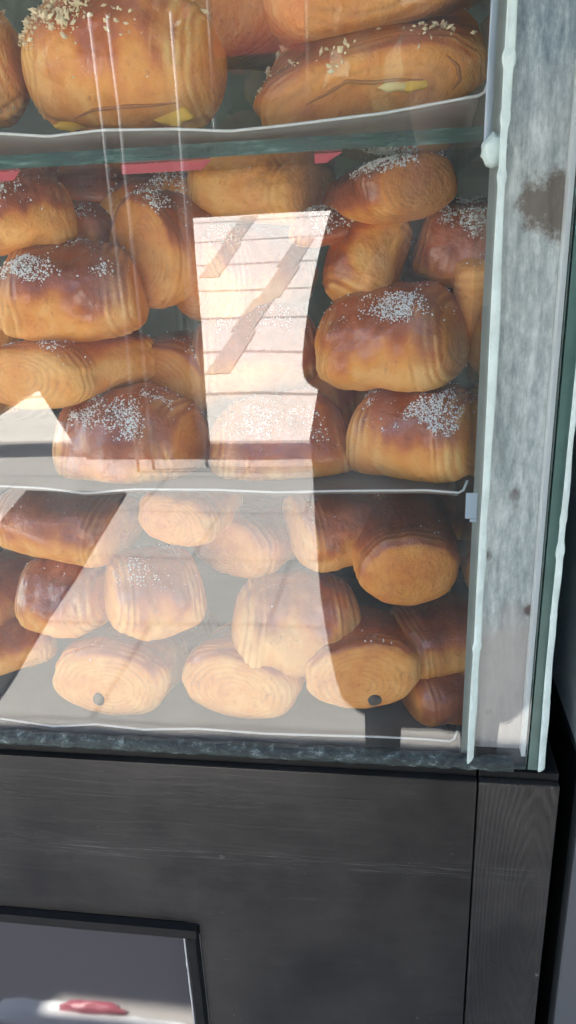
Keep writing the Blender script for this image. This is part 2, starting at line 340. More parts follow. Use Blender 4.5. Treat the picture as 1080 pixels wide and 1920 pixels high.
# ------------------------------------------------------------------ pastries
def dough_mesh(a, b, c, seed, turns, crease, bakelo, bakehi, puffy=False, NU=84, NV=112):
    """Laminated roll along local X: half length a, half width b, half height c; cut ends show the rolled up leaves."""
    rng = random.Random(seed); off = Vector((rng.uniform(0, 90), rng.uniform(0, 90), rng.uniform(0, 90)))
    verts = []; cols = []; pe = 3.3+rng.uniform(-.3, .5) if puffy else 5.6+rng.uniform(-.6, 1.2); ph0 = rng.uniform(0, 6.28); cx, cy = rng.uniform(-.18, .18), rng.uniform(-.15, .2)
    sgn = rng.choice((-1, 1)); lm = 1/(.0056+rng.uniform(0, .0018))
    fr = [math.asin((.93*i/27)**(pe/2)) for i in range(28)]; mid = [fr[-1]+(math.pi/2-fr[-1])*i/24 for i in range(1, 25)]
    phis = fr+mid; phis = phis+[math.pi-q for q in phis[-2::-1]]; NU = len(phis)-1
    for i in range(NU+1):
        phi = phis[i]; cp, sp_ = math.cos(phi), math.sin(phi)
        X = -math.copysign(abs(cp)**(2/pe), cp); rho = abs(sp_)**(2/pe) if 0 < i < NU else 0.
        for j in range(NV):
            th = 2*math.pi*j/NV; ct, st = math.cos(th), math.sin(th)
            n_ = 2.35; Yc = math.copysign(abs(ct)**(2/n_), ct); Zc = math.copysign(abs(st)**(2/n_), st)
            if Zc < 0: Zc *= .86
            dirv = Vector((X*1.3, Yc*rho, Zc*rho))
            face = max(0., min(1., (abs(X)-.90)/.055))
            lump = noise.noise(dirv*1.15+off)*(.15 if puffy else .10)+noise.noise(dirv*2.9+off)*.050+noise.noise(dirv*7.5+off)*.013*(1-.6*face)
            sh = max(0., min(1., (abs(X)-.50+.16*noise.noise(Vector((Yc*1.4, Zc*1.4, X))+off))/.22))*(1-face)*(1. if puffy else .45)
            # rolled leaves
            qx, qy = Yc*rho-cx*(1-rho), Zc*rho-cy*(1-rho)
            rr = math.hypot(qx, qy); ang = math.atan2(qy, qx)
            spi = rr*turns*1.55-sgn*ang/(2*math.pi)+.55*noise.noise(Vector((qx*1.7, qy*1.7, 0))+off)+.16*noise.noise(Vector((qx*6, qy*6, 4))+off)
            s1 = .5+.5*math.cos(2*math.pi*spi); fade = max(0., min(1., (noise.noise(Vector((qx*2.2, qy*2.2, 5))+off)+.62)*1.25))
            groove = (s1**3)*face*fade*(.35+.65*max(0., min(1., rr*1.5)))*(.55+.45*noise.noise(Vector((ang*1.3, rr*turns, 2))+off))
            xl = X*a*lm+.55*noise.noise(Vector((X*2, Yc*1.2, Zc*1.2))+off)+ph0
            s2 = .5+.5*math.cos(2*math.pi*xl); sg = ((1-s2)**3)*sh; side = (s2**1.6)*sh*max(0., min(1., .62+noise.noise(Vector((X*1.5, Yc*2, Zc*2))+off*1.7)*1.4))
            x = X*a*(1+.05*lump) + math.copysign(1, X)*(-.0012*groove + .006*(1-rho)*face*(.2+.6*noise.noise(off+Vector((X, 0, 0)))))
            k = 1+lump+.018*side-.022*sg
            y = Yc*rho*b*k; z = Zc*rho*c*k
            if puffy: x *= 1-.12*Zc*rho; y *= 1-.10*Zc*rho
            if crease:                    # seam where the leaf closes, on the near flank
                dz = Zc*rho+.34+.10*noise.noise(Vector((X*2.2, 0, 0))+off); g = math.exp(-(dz/.05)**2)*(1 if abs(Yc) > .3 else 0)*max(0, 1-abs(X)**4)
                y -= math.copysign(.0042*g, Yc); lip = math.exp(-((dz+.14)/.1)**2); y += math.copysign(.0020*lip*(1-face), Yc)
            else: g = 0.
            nb = .42*noise.noise(Vector((X*1.5, Yc*1.5, Zc*.9))+off*2.1)+.24*noise.noise(Vector((X*6, Yc*2.2, Zc*1.2))+off*1.3)
            t = (Zc*rho+nb-bakelo)/(bakehi-bakelo); t = max(0., min(1., t)); bk = t*t*(3-2*t)
            bk = bk*.72*(1-.82*face)+.14+.10*max(0, -Zc*rho-.55)
            bk += .10*(1-rho)*face-.30*side
            bk += .10*noise.noise(Vector((X*a*90, Yc*2.5, Zc*2.5))+off)*(1-face)
            verts.append((x, y, z)); cols.append((min(1, bk), min(1, groove*.9+g*.9+sg*.55), min(1, side*(.95 if bk < .5 else .55)), 1.))
    faces = []
    for i in range(NU):
        for j in range(NV):
            p = i*NV+j; q = i*NV+(j+1) % NV
            if i == 0: faces.append((p+NV, q, q+NV) if False else (p, q+NV, p+NV))
            elif i == NU-1: faces.append((p, q, q+NV))
            else: faces.append((p, q, q+NV, p+NV))
    me = bpy.data.meshes.new('dough'); me.from_pydata(verts, [], [f[::-1] for f in faces])
    # merge the poles
    bm = bmesh.new(); bm.from_mesh(me)
    cl = bm.loops.layers.float_color.new('bake')
    for f in bm.faces:
        for l in f.loops: l[cl] = cols[l.vert.index]
    bmesh.ops.remove_doubles(bm, verts=bm.verts, dist=1e-6)
    bmesh.ops.recalc_face_normals(bm, faces=bm.faces)
    bm.to_mesh(me); bm.free()
    return me

def grains(me_d, Mw, n, size, seed, coarse):
    """Separate crystals lying on the upward side of the crust, thrown in uneven drifts."""
    rng = random.Random(seed*3+1); bm = bmesh.new()
    cand = [v for v in me_d.vertices if ((v.normal.z > .45) if coarse else (Mw.to_3x3() @ v.normal).z > .42)]
    if not cand: bm.free(); return None
    zs = [(Mw @ v.co) for v in cand]; top = max(p.z for p in zs); low = min(p.z for p in zs)
    heart = max(cand, key=lambda v: (Mw @ v.co).z-.85*(Mw @ v.co).y-.25*abs(v.co.x)+.02*noise.noise(v.co*20+Vector((seed*3.3, 0, 0)))).co.copy()
    k = 0; tries = 0; o = Vector((seed*7.1, 3, 1))
    while k < n and tries < n*30:
        tries += 1; v = rng.choice(cand); p = v.co
        nz = v.normal.z if coarse else (Mw.to_3x3() @ v.normal).z
        dens = noise.noise(p*(26 if coarse else 30)+o)*1.7-.16+(nz-.8)*.8+(0 if coarse else 3.2*math.exp(-(((p.x-heart.x)*.55)**2+(p.y-heart.y)**2+(p.z-heart.z)**2)/.017**2)+1.1*max(0., noise.noise(p*70+o))-.38)
        if rng.random() > max(.012, dens): continue
        jit = Vector((rng.gauss(0, .0014), rng.gauss(0, .0014), rng.gauss(0, .0008)))
        jit -= v.normal*jit.dot(v.normal)
        s = size*rng.choice((.5, .7, .9, 1.1, 1.9))*(1 if not coarse else rng.choice((.6, 1., 1.3)))
        q = Matrix.Rotation(rng.uniform(0, 6.28), 3, Vector((rng.gauss(0, 1), rng.gauss(0, 1), rng.gauss(0, 1))).normalized())
        fl = (1., .7, .4) if coarse else (1., .8, .75)
        base = p+jit+v.normal*s*.30
        r = [bm.verts.new(base+q @ Vector((dx*s*fl[0]*rng.uniform(.7, 1.1), dy*s*fl[1]*rng.uniform(.7, 1.1), dz*s*fl[2])))
             for dx, dy, dz in ((.5, 0, 0), (-.5, 0, 0), (0, .5, 0), (0, -.5, 0), (0, 0, .5), (0, 0, -.5))]
        for A, B, C_ in ((0, 2, 4), (2, 1, 4), (1, 3, 4), (3, 0, 4), (2, 0, 5), (1, 2, 5), (3, 1, 5), (0, 3, 5)):
            bm.faces.new((r[A], r[B], r[C_]))
        k += 1
    me = bpy.data.meshes.new('sugar'); bm.to_mesh(me); bm.free(); return me

PID = [0]
def pastry(name, cat, label, group, cx, cy, Y, L, Wd, H, rz=0, t=0, p=0, sugar=0, coarse=False, bake=(-.25, .55), turns=6.5, crease=False, fill=None, floor=None, face=False):
    """cx, cy: where its middle is seen; L, Wd, H: its length, width and height in photograph pixels at depth Y."""
    PID[0] += 1; seed = PID[0]
    c = P(cx, cy, Y); s = mpp(cx, cy, Y)
    me = dough_mesh(L*s/2, Wd*s/2, H*s/2, seed, turns, crease, *bake, name == 'sugared_bun')
    rot = Matrix.Rotation(R(t), 4, 'Y') @ Matrix.Rotation(R(p), 4, 'X') @ Matrix.Rotation(R(rz), 4, 'Z')
    if face:                              # cx, cy is the middle of the near cut face
        ax = rot.to_3x3() @ Vector((1, 0, 0)); ax = ax if ax.y > 0 else -ax; c = c+ax*(L*s/2)
    fl = {GU: Z_UP, GM: Z_MID, GB: Z_BOT}[group]+.0022
    inv0 = (Matrix.Translation(c) @ rot).inverted(); mw0 = Matrix.Translation(c) @ rot
    for v in me.vertices:                 # the underside lies flat on what carries it
        wv = mw0 @ v.co
        if wv.z < fl+.006:
            wv.z = fl+.006*math.exp((wv.z-fl-.006)/.006) if wv.z > fl-.03 else fl; v.co = inv0 @ wv
    e = empty(name, c); e.matrix_world = Matrix.Translation(c) @ rot; tag(e, label, cat, group)
    def child(nm, mesh, mt, smooth=True):
        o = bpy.data.objects.new(nm, mesh); COL.objects.link(o); mesh.materials.append(mt); o.parent = e
        if smooth: mesh.polygons.foreach_set('use_smooth', [True]*len(mesh.polygons))
        return o
    d = child('dough', me, M['dough'])
    if sugar:
        g = grains(me, rot, int(sugar*(1.5 if coarse else 3.0 if sugar > 220 else 1.6 if sugar > 70 else .35)), (.0040 if coarse else .00135), seed, coarse)
        if g: child('nut_specks' if coarse else 'sugar_specks', g, M['flake'] if coarse else M['sugar'], False)['kind'] = 'stuff'
    for f in (fill or []):
        if f[0] == 'fold':                            # dark crease where the leaf closes
            from mathutils.bvhtree import BVHTree
            bv = BVHTree.FromPolygons([v.co for v in me.vertices], [pp.vertices for pp in me.polygons]); inv = e.matrix_world.inverted(); hp = []
            pts = f[1]
            for q in range(len(pts)-1):
                for w_ in range(8):
                    ux, uy = [pts[q][k]+(pts[q+1][k]-pts[q][k])*w_/8 for k in (0, 1)]
                    h_ = bv.ray_cast(inv @ CAM, (inv.to_3x3() @ (P(ux, uy, Y)-CAM).normalized()).normalized())
                    if h_[0] is not None: hp.append(h_[0])
            if len(hp) < 6: continue
            bm = bmesh.new(); n_ = len(hp)
            tube(bm, hp, [.0004+.0012*math.sin(math.pi*(k+.5)/n_)*(1+.5*noise.noise(Vector((k*.4, seed, 0)))) for k in range(n_)], 8)
            mm = bpy.data.meshes.new('fold'); bm.to_mesh(mm); bm.free(); child('fold_crease', mm, M['fold']); continue
        kind, fx, fy, rx, ry, rz_, tilt = f          # filling seen at pixel fx, fy; half sizes in pixels
        ray = (P(fx, fy, Y)-CAM).normalized(); inv = e.matrix_world.inverted()
        o_l = inv @ CAM; d_l = (inv.to_3x3() @ ray).normalized()
        from mathutils.bvhtree import BVHTree
        bv = BVHTree.FromPolygons([v.co for v in me.vertices], [pp.vertices for pp in me.polygons])
        hit = bv.ray_cast(o_l, d_l)
        if hit[0] is None: continue
        bm = bmesh.new(); bmesh.ops.create_icosphere(bm, subdivisions=3, radius=1.)
        wc = e.matrix_world @ hit[0]
        for v in bm.verts:
            dd = v.co.copy(); kk = 1+(.12 if kind == 'choc' else .32)*noise.noise(dd*1.8+Vector((seed, 0, 0)))
            q = Vector((dd.x*rx*s*kk, dd.y*.0022, dd.z*ry*s*kk))
            q = Matrix.Rotation(R(tilt), 3, 'Y') @ q
            v.co = inv @ (wc+q)
        mm = bpy.data.meshes.new(kind); bm.to_mesh(mm); bm.free()
        child({'choc': 'chocolate_filling', 'cream': 'custard_filling', 'cheese': 'custard_filling'}[kind], mm, M[kind])
    return e

GU, GM, GB = 'pastries on the upper shelf', 'pastries on the middle tray', 'pastries on the bottom tray'
BUN, ROLL_ = ('sugared_bun', 'bun'), ('pastry_roll', 'pastry')
def bun(g, label, *a, **k): return pastry(*BUN, label, g, *a, **k)
def roll(g, label, *a, **k): return pastry(*ROLL_, label, g, *a, **k)

# upper shelf
bun(GU, 'custard bun cut off by the frame edge beside the large flaked bun', -62, 128, .085, 205, 200, 225, 10, 2, 40, 90, True, (.2, 1.), crease=True)
bun(GU, 'large glossy bun strewn with pale nut flakes, yellow custard at its lower seam', 232, 118, .085, 372, 255, 238, -5, 3, 46, 300, True, (.30, 1.15), crease=True,
    fill=[('cream', 322, 216, 36, 17, 0, 5), ('cream', 130, 236, 30, 9, 0, 5), ('fold', [(140, 222), (175, 206), (230, 200), (290, 197), (335, 192)])])
roll(GU, 'wide flat roll lying on the shelf with pale custard showing in its cut face', 690, 146, .10, 270, 405, 160, 86, -10, 24, 110, True, (.35, 1.1), turns=3.2,
     fill=[('cheese', 738, 162, 30, 8, 0, 2), ('cream', 775, 160, 26, 9, 0, -4), ('fold', [(575, 196), (612, 176), (650, 153), (700, 155), (745, 149), (800, 150)]), ('fold', [(838, 104), (858, 124), (862, 150), (846, 172)])])
roll(GU, 'flaked roll stacked on top of the wide flat custard roll', 705, -8, .13, 290, 400, 165, 84, -7, 6, 70, True, (.3, 1.1), turns=3.6)
roll(GU, 'bun half hidden in the gap behind the large flaked bun', 478, 20, .27, 300, 250, 210, 70, 0, 6, 40, True)

# middle tray, front row
bun(GM, 'dark glazed bun with a thick drift of sugar alone above the tray lip', 250, 822, .085, 268, 240, 196, -14, 2, 8, 620, False, (-.45, .35))
bun(GM, 'bun behind the bright reflection with only a little sugar showing', 528, 832, .095, 268, 240, 185, 14, 2, 6, 260, False, (-.5, .6))
bun(GM, 'golden bun with a sugar crusted ridge at the end of the tray', 780, 815, .085, 238, 230, 192, -22, -5, 8, 520, False, (.1, .8))
# second layer
roll(GM, 'pale flat roll with flaky spiral end tucked under the round sugared bun', 140, 690, .105, 255, 268, 128, 66, -3, 0, 120, False, (.3, 1.0), turns=5)
bun(GM, 'round glossy bun sugared along its ridge on the golden end bun', 735, 636, .10, 272, 240, 196, -24, -7, 8, 480, False, (-.3, .55))
roll(GM, 'dim roll peeping out between the drift sugared bun and the veiled bun', 352, 700, .17, 210, 210, 150, 70, 0, 0, 120)
roll(GM, 'small plain roll wedged under the round ridge sugared bun', 628, 745, .19, 200, 190, 170, 60, 0, 0, 80)
# third layer
bun(GM, 'round bun with a bright sugar cap and pinkish glaze over the pale flat roll', 137, 552, .095, 262, 230, 178, 10, 4, 10, 480, False, (-.15, .6))
roll(GM, 'upright roll leaning in the shade behind the two thin poles of reflection', 318, 478, .15, 165, 180, 210, 62, 8, 6, 200, False, (-.3, .5))
bun(GM, 'bun lost in the middle of the bright slab reflection, second layer', 480, 660, .16, 245, 220, 180, 12, -4, 4, 200)
roll(GM, 'roll lost in the middle of the bright slab reflection, third layer', 455, 520, .18, 230, 210, 180, 50, 4, 4, 160)
bun(GM, 'ribbed croissant shaped roll standing between the reflection and the dark gap', 690, 490, .135, 185, 170, 150, 20, -66, 0, 0, False, (-.1, .8))
roll(GM, 'long roll pressed upright against the side glass', 912, 600, .115, 245, 150, 120, 12, 78, 0, 60, False, (.1, .9))
bun(GM, 'dark red glazed bun dusted with fine sugar against the side glass', 878, 464, .145, 165, 190, 168, -30, 8, 12, 420, False, (-1.0, .2))
roll(GM, 'very dark roll at the back below the pale card', 790, 512, .23, 200, 200, 150, 20, 0, 0, 160, False, (-1., .2))
roll(GM, 'roll in deep shade at the frame edge beside the sugar capped bun', -45, 585, .16, 130, 190, 170, 40, 0, 0, 0)
roll(GM, 'flaky end of a roll in deep shade at the frame edge above the tray', -50, 715, .15, 150, 190, 150, 40, 0, 0, 0)
# top layer
bun(GM, 'bun with deep orange crust and pale ribbed flank at the frame edge', 30, 402, .11, 215, 210, 150, 24, 4, 10, 260, False, (-.1, .55))
roll(GM, 'dark roll high at the back above the sugar capped bun', 165, 372, .22, 215, 200, 104, 15, 6, 0, 120, False, (-.8, .3))
roll(GM, 'shaded roll with a sugar line squeezed in behind the sugar capped bun', 200, 440, .20, 190, 190, 120, 20, 10, 0, 160, False, (-.4, .5))
bun(GM, 'dull tan bun sugared at one end right under the glass shelf', 298, 378, .20, 215, 200, 104, -16, -6, 6, 240, False, (.1, .9))
roll(GM, 'large smooth tan roll with a dark end right under the glass shelf', 490, 360, .18, 235, 220, 128, -22, 3, 4, 60, False, (.3, 1.2))
bun(GM, 'small dark bun with sugared rim over the corner of the bright reflection', 628, 424, .15, 170, 170, 76, 6, -2, 6, 260, False, (-1., .3))
roll(GM, 'oval roll lying end on with a plain spiral face right under the glass shelf', 790, 345, .075, 330, 205, 132, 118, -10, 0, 340, False, (-.5, .2), turns=5.5, face=True)

# bottom tray, front row
roll(GB, 'oval roll end on with a chocolate dot, nearer the frame edge of the two such', 196, 1292, .028, 200, 226, 150, 87, 2, -6, 60, False, (.2, .9), turns=6, face=True, fill=[('choc', 185, 1311, 11, 14, 0, 10)])
roll(GB, 'plain oval roll end on between the two chocolate dotted rolls', 436, 1297, .028, 200, 226, 150, 80, 4, -6, 40, False, (.3, 1.), turns=6, face=True)
roll(GB, 'oval roll end on with a chocolate dot beneath the end of the bright reflection', 682, 1278, .030, 210, 222, 160, 97, -5, -6, 60, False, (.1, .8), turns=6, face=True, fill=[('choc', 702, 1313, 14, 12, 0, -10)])
roll(GB, 'shaded roll lying in the corner by the side glass on the bottom tray', 850, 1285, .10, 200, 190, 130, 20, 0, 0, 0, False, (-.6, .6))
# second layer
bun(GB, 'pale bun half covered by the end of the bright reflection', 558, 1168, .10, 235, 220, 178, 12, 4, 4, 60, False, (.2, 1.1))
roll(GB, 'thick roll facing the glass with a clear spiral of fine leaves', 772, 1088, .06, 240, 205, 178, 100, 6, 12, 60, False, (-.2, .6), turns=8, face=True)
roll(GB, 'tan roll under the thick spiral roll by the side glass', 838, 1190, .12, 190, 190, 115, 18, -8, 0, 0, False, (.1, .9))
bun(GB, 'upright bun with pale ribbed flank above the gap of the front rolls', 288, 1106, .09, 172, 190, 160, 30, 6, 6, 180, False, (-.3, .7))
bun(GB, 'purplish veiled bun beside the upright ribbed bun', 130, 1110, .10, 175, 180, 150, -10, 0, 4, 60, False, (-.5, .5))
roll(GB, 'roll at the frame edge beside the purplish veiled bun', -5, 1110, .14, 170, 180, 130, 60, 0, 0, 40)
roll(GB, 'pale low roll at the frame edge beside the chocolate dotted roll', 15, 1205, .09, 165, 180, 85, 30, -4, 0, 0, False, (.2, 1.))
roll(GB, 'small dark red roll deep in the gap behind the front rolls', 335, 1205, .20, 150, 150, 100, 30, 0, 0, 40, False, (-1, .2))
# third layer
roll(GB, 'long roll on its side under the middle tray near the frame edge', 130, 978, .12, 240, 200, 138, -10, 6, 0, 40, False, (-.3, .6))
roll(GB, 'oval roll end on under the middle tray with a pale spiral face', 320, 982, .07, 200, 168, 122, 80, 8, 0, 0, False, (.3, 1.), turns=6, face=True)
roll(GB, 'dark brown roll on its side under the middle tray beyond the reflection', 640, 985, .14, 190, 200, 158, 24, -4, 0, 60, False, (-.4, .6))
roll(GB, 'roll hidden by the grey part of the reflection under the middle tray', 480, 1000, .17, 190, 190, 140, 60, 0, 0, 0)
roll(GB, 'dark roll at the back under the end of the middle tray', 805, 945, .22, 210, 200, 120, 10, 4, 0, 40, False, (-.6, .5))

# ------------------------------------------------------------------ cabinet under the case
cab = tag(empty('black_cabinet', (-.2, 0, 0)), 'black painted wooden cabinet with a framed glossy panel under the display case', 'cabinet')
FY = -.012
zt = Z_LEDGE-.006
def fx(px, py): return P(px, py, FY).x
xs0, xs1 = P(893, 1470, FY), P(872, 1920, FY)
XS = (xs0.x+xs1.x)/2
XR = P(1050, 1480, FY).x
zf = P(890, 1466, FY).z
# opening for the panel
pa, pb = P(362, 1732, FY), P(402, 1920, FY)
PX = (pa.x+pb.x)/2; PZ = P(200, 1716, FY).z
bm = bmesh.new()
prism(bm, [(XL-.2, FY, PZ), (XL-.2, FY, zf), (XS-.0008, FY, zf), (XS-.0008, FY, 0), (PX, FY, 0), (PX, FY, PZ)], (0, .04, 0))
bmesh.ops.bevel(bm, geom=[e for e in bm.edges if max(v.co.y for v in e.verts) < FY+.001], offset=.0016, segments=2, affect='EDGES', profile=.6)
frombm('front_board', bm, M['board'], cab)
bm = bmesh.new(); box(bm, (XS+.0008, FY-.0006, 0), (XR, .03, zf), .0022); frombm('corner_post', bm, M['post'], cab)
bm = bmesh.new(); box(bm, (XL-.2, -.0055, zf+.0006), (XS-.001, DEPTH+.05, Z_LEDGE), .0016)
box(bm, (XS+.001, -.0060, zf+.0006), (XR-.0005, DEPTH+.05, Z_LEDGE-.0008), .0016); frombm('top_board', bm, M['rim'], cab)
bm = bmesh.new(); box(bm, (XR-.02, .031, 0), (XR-.001, DEPTH+.04, zf-.001)); frombm('side_board', bm, M['gap'], cab)
# framed panel
door = bmesh.new()
box(door, (XL-.2, .002, 0), (PX-.020, .012, PZ-.020)); 
dp = frombm('door_panel', door, M['panel'], cab)
bm = bmesh.new()
w = .024
prism(bm, [(XL-.2, FY+.001, PZ-.001), (XL-.2, FY-.008, PZ-.003), (XL-.2, FY-.009, PZ-.014), (XL-.2, .0015, PZ-w)], (PX-.001-(XL-.2), 0, 0))
b2 = bmesh.new()
prism(b2, [(PX-.001, FY+.001, 0), (PX-.003, FY-.008, 0), (PX-.012, FY-.009, 0), (PX-.0145, FY-.004, 0), (PX-.0225, .0015, 0)], (0, 0, PZ-.0155))
me2 = bpy.data.meshes.new('tmp'); b2.to_mesh(me2); b2.free(); bm.from_mesh(me2)
bmesh.ops.recalc_face_normals(bm, faces=bm.faces)
frombm('moulding', bm, M['rim'], dp)

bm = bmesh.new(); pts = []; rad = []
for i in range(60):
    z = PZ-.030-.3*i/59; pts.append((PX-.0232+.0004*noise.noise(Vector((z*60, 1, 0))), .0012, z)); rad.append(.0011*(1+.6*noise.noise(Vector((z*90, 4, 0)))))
tube(bm, pts, rad, 6); frombm('edge_glint', bm, M['lip'], dp, True)  # pale line painted as the gloss highlight on the moulding's inner edge
# ------------------------------------------------------------------ neighbouring cabinet
nb = tag(empty('grey_cabinet', (.35, 0, 0)), 'grey painted cabinet with glass sides standing beyond the dark gap', 'cabinet')
NX = P(1062, 1700, 0.0).x; NZ = P(1078, 1455, 0.).z
bm = bmesh.new(); box(bm, (NX, -.004, 0), (NX+.5, .02, NZ), .002); frombm('front_board', bm, M['neigh'], nb)
bm = bmesh.new(); box(bm, (NX+.0005, .0205, 0), (NX+.03, .5, NZ-.001)); frombm('side_board', bm, M['gap'], nb)  # shade of the gap put into the board's black colour
bm = bmesh.new(); box(bm, (NX+.001, .0, NZ+.0005), (NX+.5, .5, NZ+.012), .001); frombm('top_board', bm, M['neigh'], nb)
pane('glass_pane', (NX+.016, .002, NZ+.0125), (NX+.024, .48, 1.7), [M['glass'], M['edge']], nb, 0)
bm = bmesh.new(); box(bm, (NX+.0005, .003, NZ+.0125), (NX+.0135, .48, 1.7)); frombm('inner_board', bm, M['inner'], nb)

# ------------------------------------------------------------------ behind the case
wl = tag(empty('shop_wall', (0, .9, 0)), 'dim greenish wall of the shop behind the display case', 'wall')
bm = bmesh.new(); box(bm, (-5, .9, 0), (5, 1.1, 3.2)); frombm('wall', bm, M['green'], wl)
for xa, xb, xc, lab in ((-200, 22, 34, 'red tape under the glass shelf cut off by the frame edge'), (226, 378, 396, 'long red tape stuck under the middle of the glass shelf front'), (590, 612, 642, 'short red scrap of tape under the glass shelf next to the sugar dusted roll')):
    a, b, c_ = P(xa, 289, .03), P(xb, 304, .03), P(xc, 289, .03)
    bm = bmesh.new(); prism(bm, [(a.x, .028, Z_SHELF-.0004), (c_.x, .028, Z_SHELF-.0004), (b.x, .028, Z_SHELF-.0072), (a.x, .028, Z_SHELF-.0072)], (0, .0012, 0))
    tag(frombm('red_tape', bm, M['red']), lab, 'tape')
a, b = P(735, 475, .21), P(797, 392, .21)
bm = bmesh.new(); box(bm, (a.x, .21, a.z), (b.x, .23, b.z), .002)
tag(frombm('cream_box', bm, M['palebox']), 'small cream box behind the dark rolls next to the side glass', 'box')

# ------------------------------------------------------------------ the place the glass mirrors: pavement, slope, people
def sheet(name, poly, mt, z=None):
    me = bpy.data.meshes.new(name); me.from_pydata(poly, [], [tuple(range(len(poly)))])
    uv = me.uv_layers.new(name='UVMap')
    for l in me.loops:
        c = me.vertices[l.vertex_index].co; uv.data[l.index].uv = (c.x, math.hypot(c.y+4.36, c.z)*(1 if c.y > -4.36 else -1) if name == 'paved_slope' else c.y)
    o = link(name, me, mt); tag(o, kind='structure')
    return o
sheet('pavement', [(-40, -4.4, 0), (40, -4.4, 0), (40, 30, 0), (-40, 30, 0)], M['pave'])
SL = R(20)
def sl(x, d): return (x, -4.36-d*math.cos(SL), .002+d*math.sin(SL))
sheet('paved_slope', [sl(-9, 4.6), sl(9, 4.6), sl(9, -.02), sl(-9, -.02)], M['slab'])
top = sl(0, 4.6)
sheet('terrace', [(-40, top[1]-60, top[2]), (40, top[1]-60, top[2]), (40, top[1], top[2]), (-40, top[1], top[2])], M['pave'])
def slope_hit(px, py):
    d = fwd + RT*((px-540)/F) - UP*((py-960)/F)          # mirrored in the glass: y -> -y
    n = Vector((0, math.sin(SL), math.cos(SL))); o = Vector((0, -4.36, .002))
    d2 = Vector((d.x, -d.y, d.z)); c2 = Vector((CAM.x, -CAM.y, CAM.z)); tt = n.dot(o-c2)/n.dot(d2); return c2+d2*tt
for (p0, p1) in (((470, 405), (385, 520)), ((575, 450), (400, 705))):
    bm = bmesh.new(); A, B = slope_hit(*p0), slope_hit(*p1); nseg = max(2, int((A-B).length/.63))
    nrm = Vector((0, math.sin(SL), math.cos(SL)))
    for i in range(nseg):
        a = A.lerp(B, i/nseg); b = A.lerp(B, (i+1)/nseg); w = Vector((.10, 0, 0)); q = Vector((.035*(i % 2), 0, 0))
        prism(bm, [a-w+q, a+w+q, b+w+q, b-w+q], nrm*.006)
    o = frombm('slab_band', bm, M['dark_slab']); tag(o, kind='structure')
mt_ = bmesh.new(); prism(mt_, [(-1.5, -3.28, .004), (-1.24, -1.28, .004), (-1.75, -1.28, .004), (-2.1, -3.28, .004)], (0, 0, .008))  # dark diagonal streak laid on the pavement
tag(frombm('ground_streak', mt_, M['streak_']), 'dark mat lying on the pavement across from the case', 'mat')
# dark stall across the pavement
st = tag(empty('market_stall', (-1.6, -3.9, 0)), 'dark wooden market stall standing across the pavement from the case', 'stall')
bm = bmesh.new(); box(bm, (-2.02, -4.3, .0), (-1.25, -3.95, 2.3), .01); frombm('body', bm, M['darkwood'], st)
bm = bmesh.new(); a, b, c_ = P(72, 728, 4.), P(-40, 812, 4.), P(112, 905, 4.)
prism(bm, [(a.x, -4., a.z), (b.x-1.2, -4., b.z-.62), (b.x-1.2, -4., 2.3), (-2.03, -4., 2.3), (-2.03, -4., c_.z+.1)], (0, -.3, 0)); frombm('counter', bm, M['darkwood'], st)
for (px, Y, zb) in ((232, 3.7, 0), (262, 3.75, 0), (366, 3.8, 0)):
    q = P(px, 600, Y); bm = bmesh.new(); tube(bm, [(q.x, -Y, zb), (q.x, -Y, 2.45)], .0085, 10)
    tag(frombm('awning_pole', bm, M['metal'], None, True), 'thin pale metal pole standing on the pavement, mirrored in the front glass', 'pole', 'thin poles on the pavement')
# awning added out of view to keep sun off the case and the customer
aw = tag(empty('sunshade', (0, -.3, 2.5)), 'unseen grey canvas awning over the display case', 'sunshade')
bm = bmesh.new(); 
def az(y): return 2.48+(y+1.6)*.27/2.55
for x0, x1, y0, y1 in ((-5, -2.27, -1.1, .95), (-1.93, 5, -1.1, .95), (-2.27, -1.93, -1.1, -.292), (-2.27, -1.93, -.246, .95)):   # slot left open so sun reaches the white bag
    prism(bm, [(x0, y1, az(y1)), (x0, y0, az(y0)), (x1, y0, az(y0)), (x1, y1, az(y1))], (0, 0, .01))
frombm('canvas', bm, M['canvas'], aw)
bm = bmesh.new(); tube(bm, [(-5, -1.1, 2.51), (5, -1.1, 2.51)], .02, 10); frombm('rail', bm, M['metal'], aw, True)
# trees beyond the slope
rng = random.Random(4)
def treeline():
    vs = []; fs = []
    for k in range(34):
        cx = rng.uniform(-22, 22); cy = rng.uniform(-17, -12); h = rng.uniform(4, 8); r = rng.uniform(1.6, 2.8)
        for i in range(700):
            d = Vector((rng.gauss(0, 1), rng.gauss(0, 1), rng.gauss(0, 1))).normalized()*r*rng.uniform(.45, 1.05)
            c = Vector((cx+d.x, cy+d.y, top[2]+h*.45+d.z*1.45)); s = rng.uniform(.2, .5)
            a = Vector((rng.gauss(0, 1), rng.gauss(0, 1), rng.gauss(0, 1))).normalized(); b = a.orthogonal().normalized()
            n0 = len(vs); vs.extend([c+a*s, c+b*s*.6, c-a*s, c-b*s*.6]); fs.append((n0, n0+1, n0+2, n0+3))
    me = bpy.data.meshes.new('treeline'); me.from_pydata(vs, [], fs)
    tag(link('treeline', me, M['leaf']), 'dark mass of trees beyond the paved slope', 'trees', kind='stuff')
treeline()
bd = tag(empty('building', (0, -24, 0)), 'tall dark building beyond the trees, mirrored above the bright slabs', 'building')
bm = bmesh.new(); box(bm, (-45, -30, 0), (45, -24, 17)); frombm('wall', bm, M['green'], bd)
bm = bmesh.new(); box(bm, (-9, -23.9, 7.2), (-3, -23.7, 8.6)); frombm('sign', bm, M['red'], bd)
a, b = P(392, -30, 8.8), P(575, 92, 8.8)
